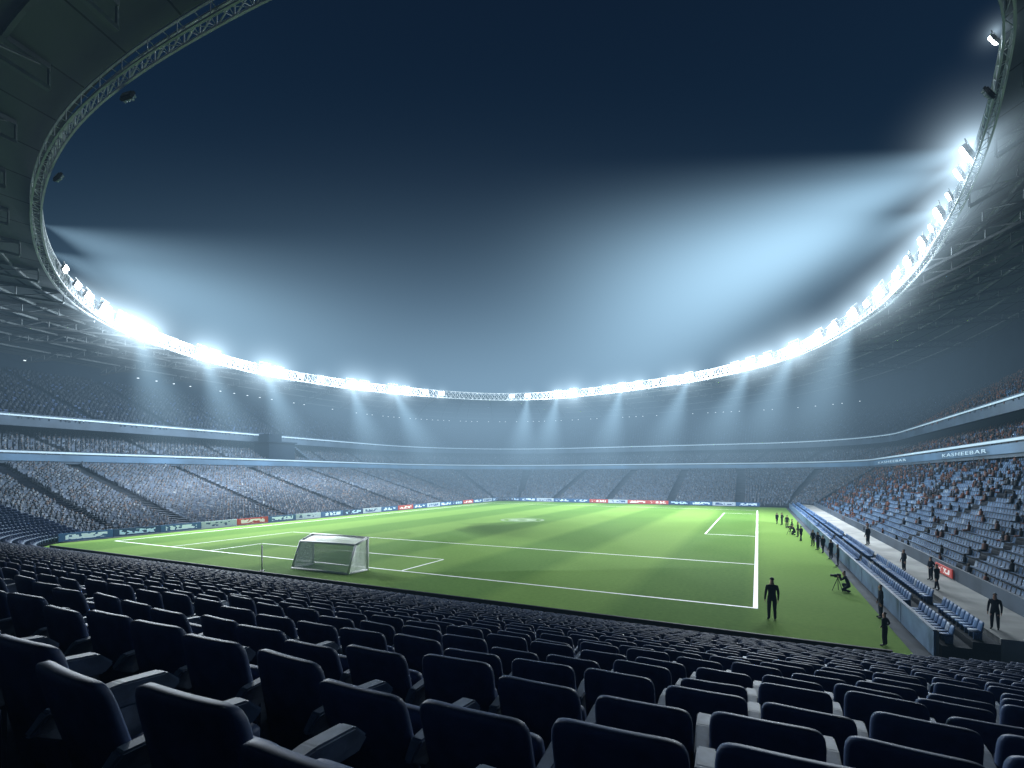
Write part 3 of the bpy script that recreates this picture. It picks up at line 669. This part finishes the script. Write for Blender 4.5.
def beam_mat(A,pw,core=.06,edge=2.0):
    m,nt,out=vol_nodes('beam_glow'); tc=nt.nodes.new('ShaderNodeTexCoord'); sp=nt.nodes.new('ShaderNodeSeparateXYZ'); nt.links.new(tc.outputs['Object'],sp.inputs[0])
    x,y,z=sp.outputs; d=mk(nt,'MAXIMUM',z,.01)
    r2=mk(nt,'DIVIDE',mk(nt,'ADD',mk(nt,'MULTIPLY',x,x),mk(nt,'MULTIPLY',y,y)),mk(nt,'MULTIPLY',d,d))
    a=mk(nt,'POWER',mk(nt,'MAXIMUM',mk(nt,'SUBTRACT',1,r2),0),edge)
    f=mk(nt,'POWER',mk(nt,'MAXIMUM',mk(nt,'SUBTRACT',1,d),0),pw)
    st=mk(nt,'MULTIPLY',mk(nt,'DIVIDE',mk(nt,'MULTIPLY',a,f),mk(nt,'ADD',d,core)),A)
    em=nt.nodes.new('ShaderNodeEmission'); em.inputs['Color'].default_value=(.48,.77,1,1); nt.links.new(st,em.inputs['Strength']); nt.links.new(em.outputs[0],out.inputs['Volume'])
    return m
def cone_mesh(mt,n=24):
    b=MB(); vs=[(0,0,0)]+[(1.02*math.cos(2*math.pi*i/n),1.02*math.sin(2*math.pi*i/n),1) for i in range(n)]
    b.add(vs,[(0,1+(i+1)%n,1+i) for i in range(n)]+[tuple(range(1,n+1))]); return b.mesh('beam',[mt])
BM=cone_mesh(beam_mat(.030,1.9,.05,1.7)); BS=cone_mesh(beam_mat(.07,1.2,.06,2.5))
def beam(src,end,rad,me):
    src=Vector(src); d=Vector(end)-src; L_=d.length; q=d.to_track_quat('Z','Y').to_matrix().to_4x4()
    link('beam_glow',me,Matrix.Translation(src)@q@Matrix.Diagonal((rad,rad,L_,1)),kind='structure',label='emissive cone standing in for a shaft of floodlight')  # light shaft shaped as a self-emitting cone, nothing is scattered
def at(px,py,Z): return Vector(((px-512)/F*Z,Z,EYE-(py-HY)*Z/F))
for (sx,sy,ex,ey,eZ,rad) in ((970,140,500,345,75,27),(940,203,520,375,84,27),(964,163,510,360,80,26)):
    p=lampat(sx,sy); beam((p[0],p[1],ZR+1),at(ex,ey,eZ),rad,BM)
for (sx,sy,sZ,ex,ey,eZ,rad) in ((42,224,41.5,420,375,68,21),(45,250,48,400,395,78,19)):
    beam(at(sx,sy,sZ),at(ex,ey,eZ),rad,BM)
for (sx,ex) in ((130,180),(207,250),(270,305),(357,380),(397,438),(528,518),(565,540),(622,600),(690,650),(752,700),(797,740),(857,790)):
    l=min([q for q in lamps if q[1]>.3],key=lambda l:abs(l[2]-sx)); p=l[0]; Zs=p[1]; beam((p[0],p[1],ZR+1),at(ex,475,Zs*.86),8.5,BS)
# ---------------------------------------------------------------- people
def make_person(pose):
    V=[];E=[];Rd=[];T=[]
    def v(x,y,z,r,t='suit',par=None):
        V.append((x,y,z)); Rd.append(r if isinstance(r,tuple) else (r,r)); T.append(t)
        if par is not None: E.append((par,len(V)-1))
        return len(V)-1
    cr=pose=='crouch'; wk=pose=='walk'
    H=.95 if not cr else .42; lean=0 if not cr else .18
    pel=v(0,0,H,(.15,.11)); sp=v(0,.01+lean*.4,H+.2,(.135,.10),par=pel); ch=v(0,.02+lean*.9,H+.40,(.17,.115),par=sp)
    nk=v(0,.01+lean*1.2,H+.54,(.065,.065),'skin',ch); hd=v(0,.03+lean*1.3,H+.64,(.075,.085),'skin',nk); h2=v(0,.035+lean*1.3,H+.72,(.082,.098),'skin',hd); h3=v(0,.02+lean*1.3,H+.79,(.06,.07),'skin',h2)
    v(0,.135+lean*1.3,H+.675,(.014,.014),'skin',hd)
    for s in(-1,1):
        sh=v(s*.19,.01+lean*.9,H+.47,.068,par=ch)
        if cr: el=v(s*.26,.22+lean,H+.26,.052,par=sh); wr=v(s*.12,.46,H+.42,.036,par=el); hdv=Vector((s*-.3,.8,.4)).normalized()
        elif pose=='hips': el=v(s*.36,-.06,H+.2,.052,par=sh); wr=v(s*.2,.08,H+.06,.036,par=el); hdv=Vector((-s*.5,.6,-.4)).normalized()
        else:
            sw=(.18*s if wk else .03); el=v(s*.24,-.02+sw*.4,H+.18,.052,par=sh); wr=v(s*.25,.06+sw,H-.07,.036,par=el); hdv=Vector((0,.15+sw,-1)).normalized()
        w0=Vector(V[wr]); pm=w0+hdv*.06; pl=v(*pm,(.036,.022),'skin',wr)
        side=Vector((0,1,0)) if abs(hdv.z)>.7 else Vector((0,0,1))
        for fi,(o,l) in enumerate(((-.03,.07),(-.01,.085),(.01,.08),(.028,.062))):
            a=v(*(pm+hdv*.045+side*o),.010,'skin',pl); c=v(*(pm+hdv*(.045+l*.5)+side*o*1.1),.009,'skin',a); v(*(pm+hdv*(.04+l)+side*o*1.1+Vector((-s*.02,0,0))),.007,'skin',c)
        th=v(*(pm+side*.04),.011,'skin',pl); v(*(pm+side*.062+hdv*.04),.009,'skin',th)
        hp=v(s*.10,0,H-.05,.105,par=pel)
        if cr:
            kn=v(s*.17,.36,.42 if s>0 else .12,.075,par=hp); an=v(s*.15,.16 if s>0 else -.10,.09,.05,par=kn); fy=V[an][1]
        else:
            st=(s*.22 if wk else 0); kn=v(s*(.11),.02+st*.6,.50,.078,par=hp); an=v(s*.12,-.01+st,.09,.056,par=kn); fy=V[an][1]
        ft=v(s*.13,fy+.1,.045,(.045,.04),'black',an); v(s*.14,fy+.19,.035,(.04,.03),'black',ft)
    me=bpy.data.meshes.new('p'); me.from_pydata(V,E,[]); o=bpy.data.objects.new('p',me); COL.objects.link(o)
    sk=o.modifiers.new('s','SKIN'); sk.use_smooth_shade=True
    for i,sv in enumerate(me.skin_vertices[0].data): sv.radius=Rd[i]; sv.use_root=(i==0)
    o.modifiers.new('u','SUBSURF').levels=1
    dg=bpy.context.evaluated_depsgraph_get(); dg.update(); nm=bpy.data.meshes.new_from_object(o.evaluated_get(dg)); bpy.data.objects.remove(o)
    nm.materials.clear()
    keys=['suit','skin','black']
    for k in keys: nm.materials.append(M[k])
    VA=np.array(V); ra=np.array([sum(r)/2 for r in Rd])
    for p in nm.polygons:
        c=np.array(p.center); j=int(np.argmin(np.linalg.norm(VA-c,axis=1)-ra)); p.material_index=keys.index(T[j])
    bm=bmesh.new(); bmesh.ops.create_icosphere(bm,subdivisions=2,radius=1)
    for q in list(bm.verts):
        if q.co.z<-.35 or (q.co.y>.45 and q.co.z<.45): bm.verts.remove(q)
    for q in bm.verts: q.co=Vector((q.co.x*.092,q.co.y*.108+.02+lean*1.3,q.co.z*.10+H+.745))
    hm=bpy.data.meshes.new('hair'); bm.to_mesh(hm); bm.free(); hm.materials.append(M['black'])
    for p in hm.polygons: p.use_smooth=True
    return nm,hm
PO={k:make_person(k) for k in('stand','walk','crouch','hips')}
def person(px,py,h,pose,face,label,sc=1.0):
    x,y=unproj(px,py,h)
    e=link('person',PO[pose][0],Matrix.Translation((x,y,EYE-h))@Matrix.Rotation(face,4,'Z')@Matrix.Scale(sc,4),label=label,category='person')
    link('hair',PO[pose][1],Matrix(),e); return e
person(772,620,7,'stand',-.3,'person in a dark suit standing on the grass by the touchline',1.16)
GE=' in dark clothes '
lst=[(885,646,7,'hips',.5,'person'+GE+'standing beside the barrier with hands on hips'),(881,618,7,'stand',1.2,'person'+GE+'standing by the blue barrier'),
(838,566,7,'hips',1.0,'person'+GE+'standing with hands on hips'),(831,559,7,'stand',.3,'person'+GE+'standing at the grass edge'),(823,553,7,'walk',0,'person'+GE+'walking along the grass edge'),
(813,546,7,'stand',2,'person'+GE+'standing at the grass edge'),(801,541,7,'walk',.2,'person'+GE+'walking along the grass edge'),(798,537,7,'stand',1.2,'person'+GE+'standing at the grass edge'),(787,528,7,'stand',2.8,'person'+GE+'standing at the grass edge'),(782,525,7,'hips',.6,'person'+GE+'standing with hands on hips'),(777,524,7,'walk',0,'person'+GE+'walking along the grass edge'),
(818,550,7,'hips',.4,'person'+GE+'standing with hands on hips'),(792,532,7,'walk',1,'person'+GE+'walking along the grass edge'),
(937,590,6,'walk',.2,'person'+GE+'walking on the pale walkway'),(904,571,6,'stand',1.5,'person'+GE+'standing on the pale walkway'),(931,580,6,'hips',1.5,'person'+GE+'standing on the walkway with hands on hips'),(995,629,6,'stand',2.2,'person'+GE+'standing on the pale walkway'),(868,545,6,'stand',.3,'person'+GE+'standing on the pale walkway')]
for i,a in enumerate(lst): person(*a,sc=random.uniform(.90,1.0)*(.8 if a[0]>900 else 1)*(.85 if a[1]>640 else 1))
def tripod_cam(x,y,ang):
    e=link('video_camera',None,Matrix.Translation((x,y,0))@Matrix.Rotation(ang,4,'Z'),label='black video camera on a low tripod beside a crouching person',category='camera')
    b=MB(); b.box((0,0,.9),(.14,.34,.2)); b.box((0,-.05,1.02),(.05,.2,.04)); link('camera_body',b.mesh('camera_body',['black']),Matrix(),e)
    b=MB(); b.cyl((0,.17,.9),(0,.38,.9),.06,14,0,.08); link('camera_lens',b.mesh('camera_lens',['black'],True),Matrix(),e)
    for k in range(3):
        b=MB(); a=k*2.094; b.cyl((0,0,.8),(.32*math.cos(a),.32*math.sin(a),0),.02,8); link('leg',b.mesh('leg',['bracket']),Matrix(),e)
for (px,py) in ((849,592),(795,535)):
    person(px,py,7,'crouch',.9,'person in dark clothes crouching behind a camera'); x,y=unproj(px,py,7); tripod_cam(x-.45,y+.35,.9)
# ---------------------------------------------------------------- world
w=bpy.data.worlds.new('World'); scn.world=w; w.use_nodes=True; nt=w.node_tree; bg=nt.nodes['Background']
tc=nt.nodes.new('ShaderNodeTexCoord'); sp=nt.nodes.new('ShaderNodeSeparateXYZ'); nt.links.new(tc.outputs['Generated'],sp.inputs[0])
r=nt.nodes.new('ShaderNodeValToRGB'); el=r.color_ramp.elements
for _ in range(3): el.new(.5)
for e,(p,c) in zip(el,[(0,(.03,.065,.105)),(.16,(.02,.05,.085)),(.32,(.006,.026,.058)),(.5,(.001,.0115,.036)),(.8,(.0002,.004,.018))]): e.position=p; e.color=(*c,1)
nt.links.new(sp.outputs[2],r.inputs['Fac']); nt.links.new(r.outputs['Color'],bg.inputs['Color']); bg.inputs['Strength'].default_value=1
# ---------------------------------------------------------------- camera
cd=bpy.data.cameras.new('Camera'); cam=bpy.data.objects.new('Camera',cd); COL.objects.link(cam); cam.location=(0,0,EYE); cam.rotation_euler=(math.pi/2,0,0)
cd.sensor_width=36; cd.lens=36*F/1024; cd.shift_y=(HY-384)/1024; cd.clip_start=.05; cd.clip_end=3000; scn.camera=cam
